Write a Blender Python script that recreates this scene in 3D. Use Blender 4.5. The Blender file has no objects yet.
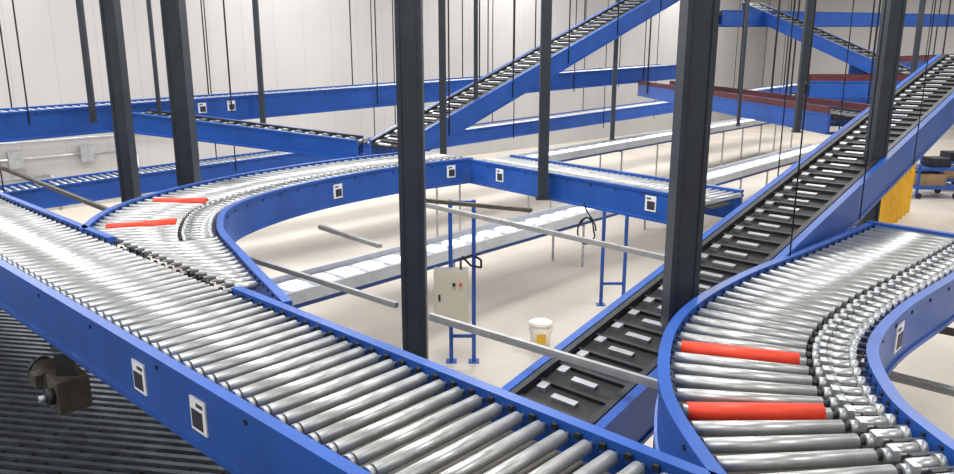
import bpy, bmesh, math, random
from mathutils import Vector
random.seed(7)
sc = bpy.context.scene
try:
    sc.view_settings.view_transform = 'Standard'
except Exception:
    pass

# ------------------------------------------------------------------ materials
def mat(name, col, rough=0.5, metal=0.0, var=0.0, scale=8.0, bump=0.0, emit=None, stretch=None):
    m = bpy.data.materials.new(name); m.use_nodes = True
    nt = m.node_tree; b = nt.nodes['Principled BSDF']
    b.inputs['Roughness'].default_value = rough
    b.inputs['Metallic'].default_value = metal
    b.inputs['Base Color'].default_value = (*col, 1)
    if var > 0 or bump > 0:
        tc = nt.nodes.new('ShaderNodeTexCoord')
        mp = nt.nodes.new('ShaderNodeMapping')
        if stretch: mp.inputs['Scale'].default_value = stretch
        n = nt.nodes.new('ShaderNodeTexNoise'); n.inputs['Scale'].default_value = scale
        n.inputs['Detail'].default_value = 5
        nt.links.new(tc.outputs['Object'], mp.inputs['Vector'])
        nt.links.new(mp.outputs['Vector'], n.inputs['Vector'])
        if var > 0:
            r = nt.nodes.new('ShaderNodeValToRGB')
            r.color_ramp.elements[0].position = 0.3; r.color_ramp.elements[1].position = 0.7
            r.color_ramp.elements[0].color = (*[c*(1-var) for c in col], 1)
            r.color_ramp.elements[1].color = (*[min(1, c*(1+var)) for c in col], 1)
            nt.links.new(n.outputs['Fac'], r.inputs['Fac'])
            nt.links.new(r.outputs['Color'], b.inputs['Base Color'])
        if bump > 0:
            bp = nt.nodes.new('ShaderNodeBump'); bp.inputs['Strength'].default_value = bump
            nt.links.new(n.outputs['Fac'], bp.inputs['Height'])
            nt.links.new(bp.outputs['Normal'], b.inputs['Normal'])
    if emit:
        b.inputs['Emission Color'].default_value = (*emit[0], 1)
        b.inputs['Emission Strength'].default_value = emit[1]
    return m

BLUE = mat('blue_paint', (0.014, 0.085, 0.38), 0.38, 0, 0.14, 3)
DBLUE = mat('blue_paint_dark', (0.010, 0.05, 0.22), 0.45, 0, 0.15, 3)
ZINC = mat('zinc_roller', (0.50, 0.515, 0.515), 0.38, 0.72, 0.18, 10)
GALV = mat('galvanised_steel', (0.44, 0.46, 0.48), 0.42, 0.75, 0.15, 10)
STRUT = mat('strut_zinc', (0.42, 0.42, 0.42), 0.5, 0.4, 0.12, 10)
TRAY = mat('tray_steel', (0.60, 0.63, 0.68), 0.45, 0.35, 0.08, 6)
PALE = mat('pale_plate', (0.85, 0.87, 0.9), 0.3, 0.0, 0.05, 10)
GLOW_PAD = mat('glowing_pad', (0.9, 0.92, 0.95), 0.4, 0, 0, emit=((1, .99, .97), 0.9))  # white pad with glow added in the material, for the trays' bright spots
RED = mat('red_roller_sleeve', (0.80, 0.055, 0.02), 0.5, 0, 0.08, 10)
SLATE = mat('slate_column_paint', (0.026, 0.034, 0.046), 0.5, 0, 0.2, 4)
BLACK = mat('black_belt', (0.010, 0.010, 0.012), 0.65, 0, 0.3, 12)
DARK = mat('dark_steel', (0.032, 0.034, 0.04), 0.5, 0.4, 0.3, 10)
UNDER = mat('drive_deck', (0.10, 0.092, 0.08), 0.6, 0.2, 0.3, 8)
GRATE = mat('grating_steel', (0.075, 0.085, 0.10), 0.5, 0.3, 0.35, 6)
MAROON = mat('maroon_guard', (0.10, 0.018, 0.022), 0.5, 0, 0.2, 6)
WHITE = mat('white_label', (0.85, 0.86, 0.88), 0.5, 0, 0.02, 10)
INK = mat('label_ink', (0.03, 0.03, 0.05), 0.5)
BEIGE = mat('beige_enamel', (0.56, 0.54, 0.45), 0.5, 0, 0.05, 6)
CREAM = mat('cream_plastic', (0.80, 0.76, 0.64), 0.45, 0, 0.03, 6)
YELL = mat('yellow_paint', (0.82, 0.47, 0.03), 0.45, 0, 0.1, 5)
WOOD = mat('cardboard_tan', (0.42, 0.27, 0.14), 0.8, 0, 0.15, 6)
OLIVE = mat('motor_casting', (0.10, 0.09, 0.07), 0.5, 0.3, 0.25, 12)
FLOOR = mat('concrete_floor', (0.61, 0.555, 0.48), 0.5, 0, 0.10, 0.6)
CEIL = mat('ceiling_deck', (0.42, 0.42, 0.42), 0.7, 0, 0.04, 1)

def wall_mat():
    m = bpy.data.materials.new('metal_wall_panel'); m.use_nodes = True
    nt = m.node_tree; b = nt.nodes['Principled BSDF']; b.inputs['Roughness'].default_value = 0.65
    tc = nt.nodes.new('ShaderNodeTexCoord')
    sx = nt.nodes.new('ShaderNodeSeparateXYZ'); nt.links.new(tc.outputs['Object'], sx.inputs[0])
    mm = nt.nodes.new('ShaderNodeMath'); mm.operation = 'PINGPONG'; mm.inputs[1].default_value = 0.5
    nt.links.new(sx.outputs['X'], mm.inputs[0])
    r = nt.nodes.new('ShaderNodeValToRGB')
    r.color_ramp.elements[0].position = 0.0; r.color_ramp.elements[0].color = (0.455, 0.445, 0.44, 1)
    r.color_ramp.elements[1].position = 0.03; r.color_ramp.elements[1].color = (0.515, 0.505, 0.50, 1)
    nt.links.new(mm.outputs[0], r.inputs['Fac'])
    n = nt.nodes.new('ShaderNodeTexNoise'); n.inputs['Scale'].default_value = 0.35
    nt.links.new(tc.outputs['Object'], n.inputs['Vector'])
    mx = nt.nodes.new('ShaderNodeMixRGB'); mx.blend_type = 'MULTIPLY'; mx.inputs[0].default_value = 0.3
    nt.links.new(r.outputs['Color'], mx.inputs[1]); nt.links.new(n.outputs['Fac'], mx.inputs[2])
    nt.links.new(mx.outputs[0], b.inputs['Base Color'])
    return m
WALL = wall_mat()

# ------------------------------------------------------------------ mesh builder
class MB:
    def __init__(s): s.v = []; s.f = []; s.m = []; s.sm = []; s.mats = []
    def mi(s, m):
        if m not in s.mats: s.mats.append(m)
        return s.mats.index(m)
    def box(s, c, h, m, rz=0.0, ax=None):
        c = Vector(c)
        if ax is None:
            X = Vector((math.cos(rz), math.sin(rz), 0)); Y = Vector((-math.sin(rz), math.cos(rz), 0)); Z = Vector((0, 0, 1))
        else: X, Y, Z = ax
        b = len(s.v)
        for i in (-1, 1):
            for j in (-1, 1):
                for k in (-1, 1):
                    s.v.append(c + X*h[0]*i + Y*h[1]*j + Z*h[2]*k)
        mi = s.mi(m)
        for q in ((0,1,3,2),(4,6,7,5),(0,4,5,1),(2,3,7,6),(0,2,6,4),(1,5,7,3)):
            s.f.append(tuple(b+i for i in q)); s.m.append(mi); s.sm.append(False)
    def bar(s, p0, p1, w, h, m):
        p0 = Vector(p0); p1 = Vector(p1); d = p1-p0; L = d.length; X = d/L
        up = Vector((0,0,1)) if abs(X.z) < 0.95 else Vector((0,1,0))
        Y = up.cross(X).normalized(); Z = X.cross(Y)
        s.box((p0+p1)/2, (L/2, w/2, h/2), m, ax=(X, Y, Z))
    def cyl(s, p0, p1, r, m, n=12, r2=None, caps=True):
        p0 = Vector(p0); p1 = Vector(p1); X = (p1-p0).normalized()
        if r2 is None: r2 = r
        up = Vector((0,0,1)) if abs(X.z) < 0.95 else Vector((0,1,0))
        Y = up.cross(X).normalized(); Z = X.cross(Y)
        b = len(s.v); mi = s.mi(m)
        for p, rr in ((p0, r), (p1, r2)):
            for i in range(n):
                a = 2*math.pi*i/n
                s.v.append(p + Y*rr*math.cos(a) + Z*rr*math.sin(a))
        for i in range(n):
            j = (i+1) % n
            s.f.append((b+i, b+j, b+n+j, b+n+i)); s.m.append(mi); s.sm.append(True)
        if caps:
            s.f.append(tuple(b+i for i in reversed(range(n)))); s.m.append(mi); s.sm.append(False)
            s.f.append(tuple(b+n+i for i in range(n))); s.m.append(mi); s.sm.append(False)
    def tube(s, pts, r, m, n=8):
        for a, b in zip(pts[:-1], pts[1:]): s.cyl(a, b, r, m, n)
    def sweep(s, path, d, prof, sg, m):
        n = len(prof); b = len(s.v); mi = s.mi(m)
        for p, t in path_t(path):
            R = Vector((t.y, -t.x, 0)).normalized()
            for (a, z) in prof:
                s.v.append(p + R*(d + sg*a) + Vector((0, 0, z)))
        for k in range(len(path)-1):
            for i in range(n):
                j = (i+1) % n
                s.f.append((b+k*n+i, b+k*n+j, b+(k+1)*n+j, b+(k+1)*n+i)); s.m.append(mi); s.sm.append(False)
        e = b+(len(path)-1)*n
        s.f.append(tuple(b+i for i in range(n))); s.m.append(mi); s.sm.append(False)
        s.f.append(tuple(e+i for i in reversed(range(n)))); s.m.append(mi); s.sm.append(False)
    def obj(s, name, parent=None):
        me = bpy.data.meshes.new(name)
        me.from_pydata([tuple(v) for v in s.v], [], s.f)
        for m in s.mats: me.materials.append(m)
        me.polygons.foreach_set('material_index', s.m)
        me.polygons.foreach_set('use_smooth', s.sm)
        bm = bmesh.new(); bm.from_mesh(me); bmesh.ops.recalc_face_normals(bm, faces=bm.faces); bm.to_mesh(me); bm.free()
        o = bpy.data.objects.new(name, me); sc.collection.objects.link(o)
        if parent: o.parent = parent
        return o

def path_t(path):
    out = []
    for i, p in enumerate(path):
        a = path[max(0, i-1)]; c = path[min(len(path)-1, i+1)]
        out.append((Vector(p), (Vector(c)-Vector(a)).normalized()))
    return out

def smooth(pts, step=0.06):
    P = [Vector(p) for p in pts]
    P = [2*P[0]-P[1]] + P + [2*P[-1]-P[-2]]
    dense = []
    for i in range(1, len(P)-2):
        for k in range(24):
            t = k/24
            dense.append(0.5*((2*P[i]) + (P[i+1]-P[i-1])*t + (2*P[i-1]-5*P[i]+4*P[i+1]-P[i+2])*t*t + (3*P[i]-P[i-1]-3*P[i+1]+P[i+2])*t**3))
    dense.append(P[-2])
    return resample(dense, step)
def resample(pts, step):
    pts = [Vector(p) for p in pts]
    cum = [0]
    for a, b in zip(pts[:-1], pts[1:]): cum.append(cum[-1]+(b-a).length)
    L = cum[-1]; n = max(1, round(L/step)); out = []; j = 0
    for i in range(n+1):
        s = L*i/n
        while j < len(cum)-2 and cum[j+1] < s: j += 1
        f = (s-cum[j])/max(1e-9, cum[j+1]-cum[j])
        out.append(pts[j].lerp(pts[j+1], min(1, f)))
    return out

def rail_prof(H):
    return [(0,0),(0.055,0),(0.055,-0.028),(0.042,-0.032),(0.042,-H+0.032),(0.055,-H+0.028),(0.055,-H),(0,-H)]

Nn = Vector((0.684, 0.73)); At = Vector((-0.73, 0.684))
def MP(n, t, z): return Vector((Nn.x*n+At.x*t, Nn.y*n+At.y*t, z))
FAR = 2.20; NEAR = 1.45
def ncoord(p): return p.x*Nn.x + p.y*Nn.y

def label(mb, p, t, sg, d, zc, w=0.068, h=0.08):
    R = Vector((t.y, -t.x, 0)).normalized()*sg
    T = Vector((t.x, t.y, t.z)).normalized()
    Z = T.cross(R).normalized()
    if Z.z < 0: Z = -Z
    c = p + R*(d+0.046) + Vector((0, 0, zc))
    mb.box(c, (w, 0.004, h), WHITE, ax=(T, R, Z))
    mb.box(c + R*0.003 + T*w*0.1 - Z*h*0.25, (w*0.7, 0.004, h*0.55), INK, ax=(T, R, Z))
    mb.box(c + R*0.003 + Z*h*0.65 - T*w*0.3, (w*0.4, 0.004, h*0.1), INK, ax=(T, R, Z))

def roller_conv(name, path, half, H=0.3, clip=False, red=(), pitch=0.085, curve=False, lab=(), r=0.025, nseg=14, deck=True, endplate=False, redk=1.22, red0=0.02):
    mb = MB()
    ok = (lambda q: ncoord(q) > FAR+0.0) if clip else (lambda q: True)
    PT = path_t(path)
    for sg in (-1, 1):
        sub = [p for i, (p, t) in enumerate(PT) if ok(p + Vector((t.y, -t.x, 0))*sg*half)]
        if len(sub) > 1:
            mb.sweep(sub, sg*half, rail_prof(H), sg, BLUE)
            for q, t in path_t(resample(sub, 0.34)):
                R = Vector((t.y, -t.x, 0)).normalized()*sg
                c = q + R*(half+0.042) + Vector((0,0,-0.06))
                mb.cyl(c, c+R*0.006, 0.012, DARK, 8)
            if curve:
                for q, t in path_t(resample(sub, pitch)):
                    R = Vector((t.y, -t.x, 0)).normalized()*sg
                    c = q + R*half + Vector((0,0,-0.022))
                    mb.cyl(c, c-R*0.008, 0.010, BLACK, 6)
    rp = path_t(resample(path, pitch))
    for i, (p, t) in enumerate(rp):
        R = Vector((t.y, -t.x, 0)).normalized()
        zc = Vector((0, 0, -0.045))
        a = p - R*half; b = p + R*half
        if clip:
            na, nb = ncoord(a), ncoord(b); lim = FAR+0.06
            if na < lim and nb < lim: continue
            if na < lim: a = a.lerp(b, (lim-na)/(nb-na))
            elif nb < lim: b = b.lerp(a, (lim-nb)/(na-nb))
        L = (b-a).length
        if L < 0.15: continue
        D = (b-a).normalized()
        ea = a + D*0.022; eb = b - D*0.022
        if curve and L > half*1.3:
            eb = b - D*half*2*0.30
            mb.cyl(ea+zc, eb+zc, r, ZINC, nseg)
            if i in red: mb.cyl(ea+D*red0+zc, eb-D*.03+zc+Vector((0,0,r*(redk-1))), r*redk, RED, nseg)
            e = eb
            mb.cyl(e+zc, e+D*0.03+zc, 0.016, DARK, 8)
            mb.cyl(e+D*0.03+zc, e+D*0.06+zc, 0.030, GALV, 10)
            mb.box(e+D*0.075+zc+Vector((0,0,0.014)), (0.014, 0.026, 0.020), GALV, rz=math.atan2(D.y, D.x))
            s0 = e + D*0.09 + t*pitch*0.35; s1 = b - D*0.04 + t*pitch*0.35
            mb.cyl(s0+zc, s1+zc, r*0.8, ZINC, nseg)
            mb.cyl(s1-D*.03+zc, s1+zc, r*1.1, GALV, 10)
            mb.box(s0+D*0.06+zc+t*pitch*.3, (0.03, 0.012, 0.02), DARK, rz=math.atan2(D.y, D.x))
        else:
            mb.cyl(ea+zc, eb+zc, r, ZINC, nseg)
        mb.cyl(a+zc, b+zc, 0.008, GALV, 6)
    for p, t in path_t(resample(path, 0.7))[1:-1]:
        R = Vector((t.y, -t.x, 0)).normalized()
        a = p - R*half; b = p + R*half
        if clip and (ncoord(a) < FAR+.1 or ncoord(b) < FAR+.1): continue
        mb.bar(a+Vector((0,0,-H+.03)), b+Vector((0,0,-H+.03)), 0.05, 0.05, DBLUE)
    if deck:
        w = 0.95 if curve else .6
        sub = [p for p, t in PT if ok(p - Vector((t.y, -t.x, 0))*half*w) and ok(p + Vector((t.y, -t.x, 0))*half*w)]
        if len(sub) > 1:
            mb.sweep(sub, -half*w, [(0,-.12),(half*2*w,-.12),(half*2*w,-.132),(0,-.132)], 1, UNDER)
    if endplate:
        p, t = PT[-1]; R = Vector((t.y, -t.x, 0)).normalized()
        mb.bar(p-R*(half+.05)+t*.03+Vector((0,0,-H/2+.01)), p+R*(half+.05)+t*.03+Vector((0,0,-H/2+.01)), .06, H, BLUE)
    for (fr, sg, zc) in lab:
        p, t = PT[int(fr*(len(PT)-1))]
        label(mb, p, t, sg, half, zc)
    return mb.obj(name)

def belt_conv(name, p0, p1, half, H=0.3, slat=0.2, lab=(), sw=0.42, guard=False):
    mb = MB(); path = resample([p0, p1], 0.5); PT = path_t(path)
    for sg in (-1, 1): mb.sweep(path, sg*half, rail_prof(H), sg, BLUE)
    w = half
    mb.sweep(path, -w, [(0.0,-.05),(2*w,-.05),(2*w,-.09),(0.0,-.09)], 1, BLACK)
    for sg in (-1, 1):
        mb.sweep(path, sg*(w-0.05), [(0.0,0.0),(0.04,0.0),(0.04,-.05),(0.0,-.05)], sg, DARK)
        if guard: mb.sweep(path, sg*(w+.02), [(0.0,0.0),(0.03,0.0),(0.03,.10),(0.0,.10)], sg, MAROON)
    for i, (p, t) in enumerate(path_t(resample([p0, p1], slat))):
        R = Vector((t.y, -t.x, 0)).normalized(); Z = R.cross(t).normalized()
        off = Vector((0,0,-.04))
        mb.box(p+off, (w*sw, 0.02, 0.012), GALV, ax=(R, t, Z))
        mb.box(p+off+t*slat*0.5, (w*0.85, 0.012, 0.014), DARK, ax=(R, t, Z))
        mb.box(p+off-R*w*.62+t*slat*.25, (w*0.10, 0.03, 0.018), GALV, ax=(R, t, Z))
    for p, t in path_t(resample([p0, p1], 1.2)):
        R = Vector((t.y, -t.x, 0)).normalized()
        mb.bar(p-R*half+Vector((0,0,-H+.02)), p+R*half+Vector((0,0,-H+.02)), 0.06, 0.04, DBLUE)
    for (fr, sg, zc) in lab:
        q = Vector(p0).lerp(Vector(p1), fr); t = (Vector(p1)-Vector(p0)).normalized()
        label(mb, q, t, sg, half, zc)
    return mb.obj(name)

# ------------------------------------------------------------------ room shell
ang = math.atan2(0.70, 0.714)
Bv = Vector((0.714, 0.70)); Av = Vector((-0.70, 0.714))
def RB(a, s, z): return Vector((Av.x*a+Bv.x*s, Av.y*a+Bv.y*s, z))
S0, S1, A0, A1, HT = -16, 44, -10, 20.8, 9.0
def slab(name, a, s, z, ha, hs, hz, m):
    me = bpy.data.meshes.new(name); bm = bmesh.new(); bmesh.ops.create_cube(bm, size=2)
    for v in bm.verts: v.co = Vector((v.co.x*hs, v.co.y*ha, v.co.z*hz))
    bm.to_mesh(me); bm.free(); me.materials.append(m)
    o = bpy.data.objects.new(name, me); sc.collection.objects.link(o)
    o.location = RB(a, s, z); o.rotation_euler = (0, 0, ang); return o
sm = (S0+S1)/2; hs = (S1-S0)/2; am = (A0+A1)/2; ha = (A1-A0)/2
slab('floor', am, sm, -0.1, ha+.2, hs+.2, 0.1, FLOOR)
slab('ceiling', am, sm, HT+0.1, ha+.2, hs+.2, 0.1, CEIL)
slab('wall_back', A1+0.1, sm, HT/2, 0.1, hs, HT/2, WALL)
slab('wall_front', A0-0.1, sm, HT/2, 0.1, hs, HT/2, WALL)
slab('wall_left', am, S0-0.1, HT/2, ha, 0.1, HT/2, WALL)
slab('wall_right', am, S1+0.1, HT/2, ha, 0.1, HT/2, WALL)

# ------------------------------------------------------------------ main conveyor
ZT = 2.5
mb = MB()
tN = (-3.5, 13.0)
hw = (FAR-NEAR)/2; cn = (FAR+NEAR)/2
full = resample([MP(cn, tN[0], ZT), MP(cn, tN[1], ZT)], 0.25)
mb.sweep(full, -hw, rail_prof(0.34), -1, BLUE)
for (t0, t1) in ((-3.5, -0.45), (0.90, 4.10), (5.95, 13.0)):
    mb.sweep(resample([MP(cn, t0, ZT), MP(cn, t1, ZT)], 0.3), hw, rail_prof(0.3), 1, BLUE)
PITCH = 0.112
n = int((tN[1]-tN[0])/PITCH)
nr = math.atan2(Nn.y, Nn.x)
for i in range(n):
    t = tN[0]+0.04+i*PITCH
    mb.cyl(MP(NEAR+.06, t, ZT-.045), MP(FAR-.035, t, ZT-.045), 0.0285, ZINC, 18)
    mb.cyl(MP(NEAR, t, ZT-.045), MP(FAR, t, ZT-.045), 0.010, GALV, 6)
    mb.cyl(MP(NEAR+.028, t, ZT-.045), MP(NEAR+.05, t, ZT-.045), 0.030, GALV, 12)
    mb.box(MP(FAR-.012, t+PITCH/2, ZT-.03), (0.008, 0.012, 0.012), BLACK, rz=nr)
for t in [x*0.8-3 for x in range(20)]:
    mb.bar(MP(NEAR, t, ZT-.27), MP(FAR, t, ZT-.27), .05, .05, DBLUE)
    c = MP(NEAR-.042, t, ZT-.06); mb.cyl(c, c-Vector((Nn.x, Nn.y, 0))*.006, .012, DARK, 8)
mb.sweep(full, -0.34, [(0,-.11),(.68,-.11),(.68,-.122),(0,-.122)], 1, UNDER)
for t in (3.60, 3.00, 8.5):
    label(mb, MP(cn, t, ZT), Vector((At.x, At.y, 0)), -1, hw, -.17)
for t in (-0.5, 2.2, 7.6, 10.0):
    for nn in (NEAR-.02, FAR+.02):
        mb.bar(MP(nn, t, ZT-.3), MP(nn, t, 1.16), .07, .07, DBLUE)
    mb.bar(MP(NEAR, t, 1.7), MP(FAR, t, 1.7), .05, .05, DBLUE)
mb.obj('roller_conveyor')

bp = smooth([(-1.55,3.9,ZT),(-2.1,4.9,ZT),(-2.62,5.95,ZT),(-2.80,7.05,ZT),(-2.38,8.35,ZT),(-1.5,9.6,ZT),(-0.42,10.58,ZT)])
roller_conv('roller_conveyor', bp, 0.50, H=0.34, clip=True, curve=True, pitch=.11, r=.028, red=(24,33), redk=1.6, red0=.10, lab=((.70,1,-.17),(.96,1,-.15)))
sp = resample([(0.20,10.24,ZT),(2.46,7.50,ZT)], 0.12)
roller_conv('roller_conveyor', sp, 0.33, H=0.32, lab=((.18,1,-.14),(.86,1,-.14)))
DX = 0.05
rp = smooth([(x+DX,y,ZT) for x,y in ((1.40,1.45),(1.30,2.0),(1.22,2.55),(1.24,3.05),(1.47,3.70),(1.97,4.34),(2.70,5.03),(3.55,5.85))])
roller_conv('roller_conveyor', rp, 0.44, H=0.32, clip=True, curve=True, pitch=.118, lab=((.58,1,-.15),), red=(12,17), r=0.030, redk=1.3, endplate=True)

# ------------------------------------------------------------------ belt inclines and far conveyors
base = Vector((-1.45,11.95,2.50))
belt_conv('incline_belt_conveyor', base, base+Vector((0.714*10,0.70*10,3.62)), 0.36, H=0.36, lab=((.33,1,-.15),))
B2 = Vector((2.99,7.0,2.90)); d2 = Vector((.68,.73,.205))
off = Vector((.73,-.68,0))*.32
belt_conv('incline_belt_conveyor', B2+off-d2*4.6, B2+off+d2*4.6, 0.29, H=0.34, slat=.19, sw=.28, lab=((.8,1,-.15),))
def bconv(name, a0, s0, z0, a1, s1, z1, half, H, kind='r', lab=(), guard=False):
    if kind == 'r': return roller_conv(name, resample([RB(a0,s0,z0), RB(a1,s1,z1)], .5), half, H=H, nseg=8, pitch=.12, lab=lab)
    return belt_conv(name, RB(a0,s0,z0), RB(a1,s1,z1), half, H=H, lab=lab, guard=guard)
bconv('roller_conveyor', 12.3,-4,2.92, 12.3,20,3.5, .35,.4, lab=((.40,1,-.15),(.42,1,-.15)))
bconv('roller_conveyor', 14.3,-2,1.55, 14.3,34,2.5, .35,.36)
belt_conv('belt_conveyor', (-5.0,11.45,3.02), (-1.75,11.45,2.62), .28, H=.3)
belt_conv('belt_conveyor', (4.8,21,3.0), (5.55,11.2,3.0), .4, H=.3, lab=((.3,-1,-.1),), guard=True)
bconv('belt_conveyor', 6.5,19,3.62, 6.5,36,3.75, .4,.34,'b',guard=True)
bconv('belt_conveyor', 3.6,15.0,4.72, -6,25,4.9, .4,.32,'b')
bconv('roller_conveyor', 9.0,16,4.75, 5,42,5.2, .4,.34,'b')
belt_conv('incline_belt_conveyor', (6.5,18.8,5.0), (8.6,15.6,3.5), .3, H=.28)
belt_conv('belt_conveyor', (6.2,14.7,3.35), (11.0,14.2,3.35), .35, H=.3, guard=True)
belt_conv('belt_conveyor', (9.0,22.0,2.7), (17.0,20.0,2.7), .35, H=.3)
bconv('roller_conveyor', -1.5,17,2.0, -1.5,32,2.3, .4,.34)

def tray(name, p0, p1, half):
    mb = MB(); path = resample([p0, p1], .8)
    for sg in (-1, 1):
        mb.sweep(path, sg*half, [(0,0.02),(.03,0.02),(.03,-.14),(0,-.14)], sg, TRAY)
        mb.sweep(path, sg*half, [(0,-.15),(.04,-.15),(.04,-.19),(0,-.19)], sg, DBLUE)
    mb.sweep(path, -half, [(0,-.06),(2*half,-.06),(2*half,-.08),(0,-.08)], 1, TRAY)
    for p, t in path_t(resample([p0, p1], .42)):
        R = Vector((t.y,-t.x,0)).normalized(); Z = R.cross(t)
        mb.box(p+Vector((0,0,-.05)), (half*.7, .185, .015), TRAY, ax=(R,t,Z))
        nn = 16; mi = mb.mi(GLOW_PAD)  # raised oval pad, bright through its own added emission
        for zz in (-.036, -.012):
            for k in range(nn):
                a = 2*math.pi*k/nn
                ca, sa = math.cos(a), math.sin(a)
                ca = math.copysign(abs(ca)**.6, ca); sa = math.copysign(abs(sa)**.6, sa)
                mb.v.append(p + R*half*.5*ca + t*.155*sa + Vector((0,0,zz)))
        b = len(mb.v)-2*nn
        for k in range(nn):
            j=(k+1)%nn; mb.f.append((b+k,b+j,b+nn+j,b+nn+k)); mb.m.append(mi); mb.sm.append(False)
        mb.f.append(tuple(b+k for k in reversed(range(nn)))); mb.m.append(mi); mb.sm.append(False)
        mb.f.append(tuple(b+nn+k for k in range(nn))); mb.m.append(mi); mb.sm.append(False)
    for p, t in path_t(resample([p0, p1], 3.2)):
        R = Vector((t.y,-t.x,0)).normalized()
        for sg in (-1, 1):
            q = p+R*sg*half
            mb.bar((q.x,q.y,q.z-.1), (q.x,q.y,0), .04,.04, GALV)
        mb.bar(p-R*half+Vector((0,0,-.2)), p+R*half+Vector((0,0,-.2)), .05,.05, DBLUE)
    mb.obj(name)
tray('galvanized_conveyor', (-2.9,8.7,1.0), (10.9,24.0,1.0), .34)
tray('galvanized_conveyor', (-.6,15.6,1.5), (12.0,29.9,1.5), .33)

# ------------------------------------------------------------------ columns
def column(x, y, w, rz=0.0):
    mb = MB(); z0 = 0; z1 = HT-.01
    mb.box((x,y,(z0+z1)/2), (w/2,w/2,(z1-z0)/2), SLATE, rz)
    mb.box((x,y,.0125), (w*.9,w*.9,.0125), SLATE, rz)
    for i in (-1,1):
        for j in (-1,1): mb.cyl((x+i*w*.7,y+j*w*.7,.025),(x+i*w*.7,y+j*w*.7,.06),.015,GALV,6)
    for i in (-1,1):
        mb.box((x+i*w*.42,y-w*.5-.006,(z0+z1)/2), (w*.08,.006,(z1-z0)/2-.01), SLATE, rz)
    mb.obj('steel_column')
column(-3.97,8.6,.155); column(-3.42,8.95,.205); column(-.455,5.3,.175)
column(1.235,4.42,.17); column(3.62,6.9,.135)
def hanger(x, y, w, z0, name='hanger_post'):
    mb = MB(); mb.box((x,y,(z0+HT-.01)/2),(w/2,w/2,(HT-.01-z0)/2),SLATE)
    mb.box((x,y,z0+.01),(w*.7,w*.7,.01),SLATE); mb.box((x,y,HT-.02),(w,w,.01),SLATE)
    mb.obj(name)
for a in ((-.50,11.3,.10,2.2),(.77,8.80,.115,2.2),(-5.45,10.9,.07,2.9),(-4.75,11.5,.05,2.7),(-3.6,12.9,.08,2.6),
          (-.02,13.0,.07,3.0),(4.6,11.0,.08,2.75),(3.1,17.5,.09,1.9),(6.3,15,.10,2.6),(4.6,13.5,.05,2.6),(7.4,13.2,.07,2.6)):
    hanger(*a)
mb = MB()
def rod(x,y,z0,r=.012): mb.cyl((x,y,z0),(x,y,HT-.01),r,DARK,6)
for s in range(-3,20,3):
    for da in (-.4,.4):
        p = RB(12.3+da,s,0); rod(p.x,p.y,2.9)
for s in range(-1,34,4):
    for da in (-.4,.4):
        p = RB(14.3+da,s,0); rod(p.x,p.y,1.6)
for k in range(6):
    q = base+Vector((.714,.7,.362))*(1.0+k*1.5)
    for sg in (-1,1): rod(q.x+sg*.29,q.y-sg*.29,q.z-.3)
for k in range(1,6):
    q = B2+off+d2*(-3.4+k*1.5)
    for sg in (-1,1): rod(q.x+sg*.26,q.y-sg*.25,q.z-.3,.006)
for q in ((4.4,20),(4.6,17),(4.9,14.5),(5.1,12.2),(5.6,19),(5.9,15.5),(8,20),(9,18),(11,22),(10,16),(12.5,21),(14,24),(9.5,24),(13,17),(15.5,20),(7.2,14.2),(8.8,14.0),(10.5,13.8),(7.3,18),(6.6,22),(13.2,20)):
    rod(q[0],q[1],2.8,.020)
mb.obj('threaded_hanger_rods')

def strut(p0,p1,w=.045,m=STRUT):
    b = MB(); b.bar(p0,p1,w,.02,m)
    d=(Vector(p1)-Vector(p0)).normalized(); R=Vector((d.y,-d.x,0)).normalized()
    for sg in (-1,1): b.bar(Vector(p0)+R*sg*w*.45+Vector((0,0,-.018)),Vector(p1)+R*sg*w*.45+Vector((0,0,-.018)),.006,.03,m)
    b.obj('strut_channel')
strut((-.30,4.6,2.26),(.96,3.6,2.24),.028); strut((-2.3,6.9,2.06),(-.6,5.4,2.06),.03)
strut((-.55,8.0,2.30),(1.55,5.9,2.28),.035); strut((-6.9,10.9,2.28),(-3.7,7.6,2.3),.04,OLIVE)
strut((-1.75,8.25,2.0),(-.97,7.4,2.0),.04); strut((-.9,8.9,2.2),(.6,8.2,2.2),m=OLIVE)
strut((2.45,4.65,1.9),(3.3,3.9,1.9),.06); strut((3.1,5.4,1.95),(3.9,4.7,1.95),.06,OLIVE)

mb = MB()
for z,s0,s1 in ((1.75,1,9),(1.35,3,7.5),(.9,2,5.5)):
    mb.tube([RB(20.7,s0,0.0),RB(20.7,s0,z-.15),RB(20.7,s0+.15,z),RB(20.7,s1,z),RB(20.7,s1+.15,z-.15),RB(20.7,s1+.15,0)],.035,GALV)
for s in (2.5,4.8,6.4): mb.box(RB(20.65,s,1.35),(.16,.10,.2),GALV,rz=ang)
mb.obj('wall_conduit')

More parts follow.
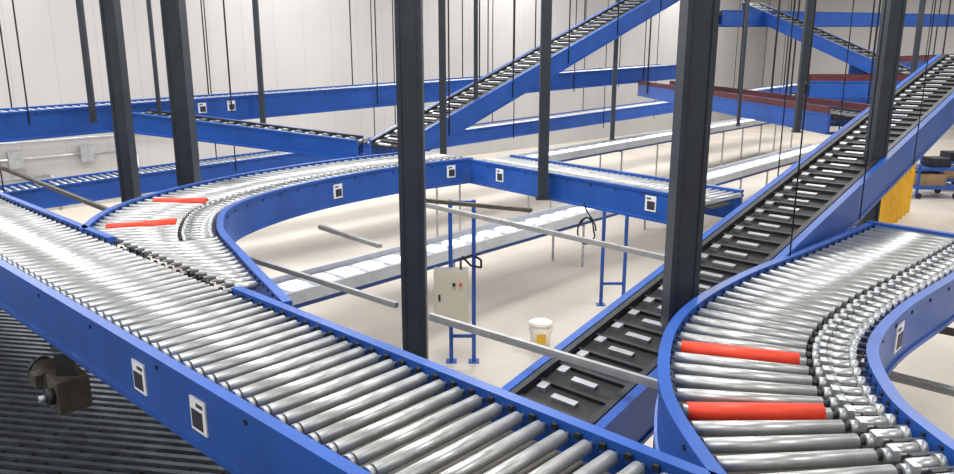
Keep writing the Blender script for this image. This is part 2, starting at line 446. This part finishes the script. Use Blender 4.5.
# ------------------------------------------------------------------ lower floor
def stand(x0,x1,y,top):
    b = MB()
    for x in (x0,x1):
        b.box((x,y,top/2),(.025,.025,top/2),BLUE); b.box((x,y,.006),(.07,.07,.006),BLUE)
    b.box(((x0+x1)/2,y,top-.04),((x1-x0)/2,.02,.03),BLUE); b.box(((x0+x1)/2,y,.35),((x1-x0)/2,.015,.02),BLUE)
    return b.obj('support_stand')
stand(-.33,-.04,9.15,2.12); stand(1.95,2.30,11.4,1.6)
b = MB()
b.box((-.32,9.0,.95),(.21,.10,.33),BEIGE); b.box((-.32,8.895,.95),(.19,.006,.31),BEIGE)
b.cyl((-.2,8.885,1.12),(-.2,8.86,1.12),.02,RED,10); b.cyl((-.28,8.885,1.12),(-.28,8.86,1.12),.02,DARK,10)
b.box((-.46,8.885,.95),(.012,.01,.04),DARK)
b.tube([(-.2,9.0,1.28),(-.2,9.0,1.40),(-.05,9.0,1.46),(.05,9.0,1.40),(.05,9.0,1.30),(-.08,9.0,1.33),(-.18,8.98,1.45)],.014,BLACK)
b.obj('control_box')
b = MB()
b.cyl((.85,9.6,0),(.85,9.6,.36),.125,CREAM,28,r2=.15); b.cyl((.85,9.6,.34),(.85,9.6,.375),.158,CREAM,28)
b.cyl((.85,9.6,.376),(.85,9.6,.385),.14,WHITE,28)
b.box((.85,9.465,.18),(.06,.008,.07),YELL)
pts=[(.85+.155*math.cos(a),9.55-.03*math.sin(a),.33-.17*math.sin(a)) for a in [math.pi*i/10 for i in range(11)]]
b.tube(pts,.004,GALV,6)
b.obj('bucket')
b = MB()
b.tube([(1.20+.10*math.cos(a)*(1 if a<6.3 else .75),8.1,1.98+.15*math.sin(a)) for a in [i*.42 for i in range(22)]],.009,BLACK,6)
b.tube([(1.27,8.1,2.09),(1.22,8.25,2.16),(1.2,8.4,2.22)],.009,BLACK,6)
b.obj('coiled_cable')
b = MB()
p0=Vector((8.6,15.9)); p1=Vector((10.6,18.4))
for i in range(8):
    q=p0.lerp(p1,i/7); b.box((q.x,q.y,.85),(.05,.05,.85),YELL)
for z in (.15,.6,1.1,1.65): b.bar((p0.x,p0.y,z),(p1.x,p1.y,z),.05,.12,YELL)
b.obj('safety_guard_rail')
for (x,y) in ((12.4,20.6),(13.6,21.8)):
    b = MB()
    b.box((x,y,.30),(.6,.45,.04),BLUE); b.box((x,y,.8),(.6,.45,.03),BLUE)
    for i in (-1,1):
        for j in (-1,1):
            b.box((x+i*.56,y+j*.41,.5),(.03,.03,.42),BLUE); b.cyl((x+i*.5,y+j*.41-.03,.08),(x+i*.5,y+j*.41+.03,.08),.08,DARK,12)
    b.box((x-.1,y,.5),(.35,.3,.16),WOOD); b.box((x+.1,y,.95),(.25,.25,.12),DARK)
    b.obj('shop_cart')

# ------------------------------------------------------------------ mezzanine grating
b = MB()
gz = 1.12
n0,n1,t0,t1 = -1.9,2.8,.3,12.5
gd = Vector((.985,-.17)); gp = Vector((.17,.985))
def clipseg(c):
    lo,hi=-30,30
    for ax,l,h in ((Nn,n0,n1),(At,t0,t1)):
        dn=gd.dot(ax); cc=c.dot(ax)
        a=(l-cc)/dn; e=(h-cc)/dn
        if a>e: a,e=e,a
        lo=max(lo,a); hi=min(hi,e)
    return lo,hi
for i in range(-40,200):
    c=gp*(i*.095); lo,hi=clipseg(c)
    if hi-lo<.1: continue
    a=c+gd*lo; e=c+gd*hi
    b.bar((a.x,a.y,gz+.015),(e.x,e.y,gz+.015),.042,.03,GRATE)
for i in range(60):
    t = .4+i*.2; b.bar(MP(n0,t,gz+.005),MP(n1,t,gz+.005),.014,.02,DARK)
cnn=(n0+n1)/2
b.sweep(resample([MP(cnn,t0,gz-.12),MP(cnn,t1,gz-.12)],3),-2.35,[(0,0),(4.7,0),(4.7,-.02),(0,-.02)],1,BLACK)  # black sheet added below the bars so the lit floor leaves gaps dark
for t in (.5,6,12):
    for nn in (-1.7,2.6): b.bar(MP(nn,t,gz-.1),MP(nn,t,0),.12,.12,SLATE)
for nn in (n0,n1): b.bar(MP(nn,.3,gz-.06),MP(nn,12.5,gz-.06),.06,.16,SLATE)
b.obj('mezzanine_grating')

# gear motor hung under the near rail
b = MB()
c = MP(1.40,4.75,1.92)
D = Vector((At.x,At.y,0)); N3=Vector((Nn.x,Nn.y,0)); rD=math.atan2(D.y,D.x)
b.cyl(c-D*.02,c+D*.34,.075,OLIVE,18)
for k in range(10): b.cyl(c+D*(.02+k*.03),c+D*(.03+k*.03),.09,OLIVE,18)
b.cyl(c+D*.34,c+D*.38,.085,DARK,18)
b.box(c-D*.10,(.085,.09,.10),OLIVE,rz=rD)
b.cyl(c-D*.10-N3*.09,c-D*.10-N3*.13,.05,DARK,14); b.cyl(c-D*.10-N3*.13,c-D*.10-N3*.17,.022,GALV,10)
b.box(c+D*.15-N3*.09+Vector((0,0,.03)),(.05,.03,.04),OLIVE,rz=rD)
b.bar(c-D*.10+Vector((0,0,.10)),c-D*.10+Vector((0,0,.235)),.12,.02,DARK)
b.obj('gear_motor')

# ------------------------------------------------------------------ lights
def highbay(a,s,p):
    loc = RB(a,s,HT-.75)
    b = MB(); b.box((loc.x,loc.y,HT-.62),(1.35,1.35,.06),CEIL,ang)
    for i in (-1,1): b.cyl((loc.x+i*.4,loc.y,HT-.56),(loc.x+i*.4,loc.y,HT-.02),.01,DARK,6)
    b.obj('high_bay_fixture')
    L = bpy.data.lights.new('high_bay_light','AREA'); L.shape='SQUARE'; L.size=2.6; L.energy=p; L.color=(1,.99,.975)
    o = bpy.data.objects.new('high_bay_light',L); sc.collection.objects.link(o); o.location=loc; o.rotation_euler=(0,0,ang)
for a in (-5,3.5,11.5,18):
    for s in (-6,3,12,22,34): highbay(a,s,{-5:320,3.5:430,11.5:590,18:480}[a])
w = bpy.data.worlds.new('world'); sc.world = w; w.use_nodes=True
w.node_tree.nodes['Background'].inputs[0].default_value=(.9,.92,1,1); w.node_tree.nodes['Background'].inputs[1].default_value=.5

# ------------------------------------------------------------------ camera
cd = bpy.data.cameras.new('camera'); cam = bpy.data.objects.new('camera',cd); sc.collection.objects.link(cam)
cd.sensor_fit='HORIZONTAL'; cd.sensor_width=36; cd.lens=36*761/954; cd.clip_start=.05; cd.clip_end=200
cam.location=(0,0,3.9); cam.rotation_euler=(math.radians(90-13.8),0,0)
sc.camera=cam
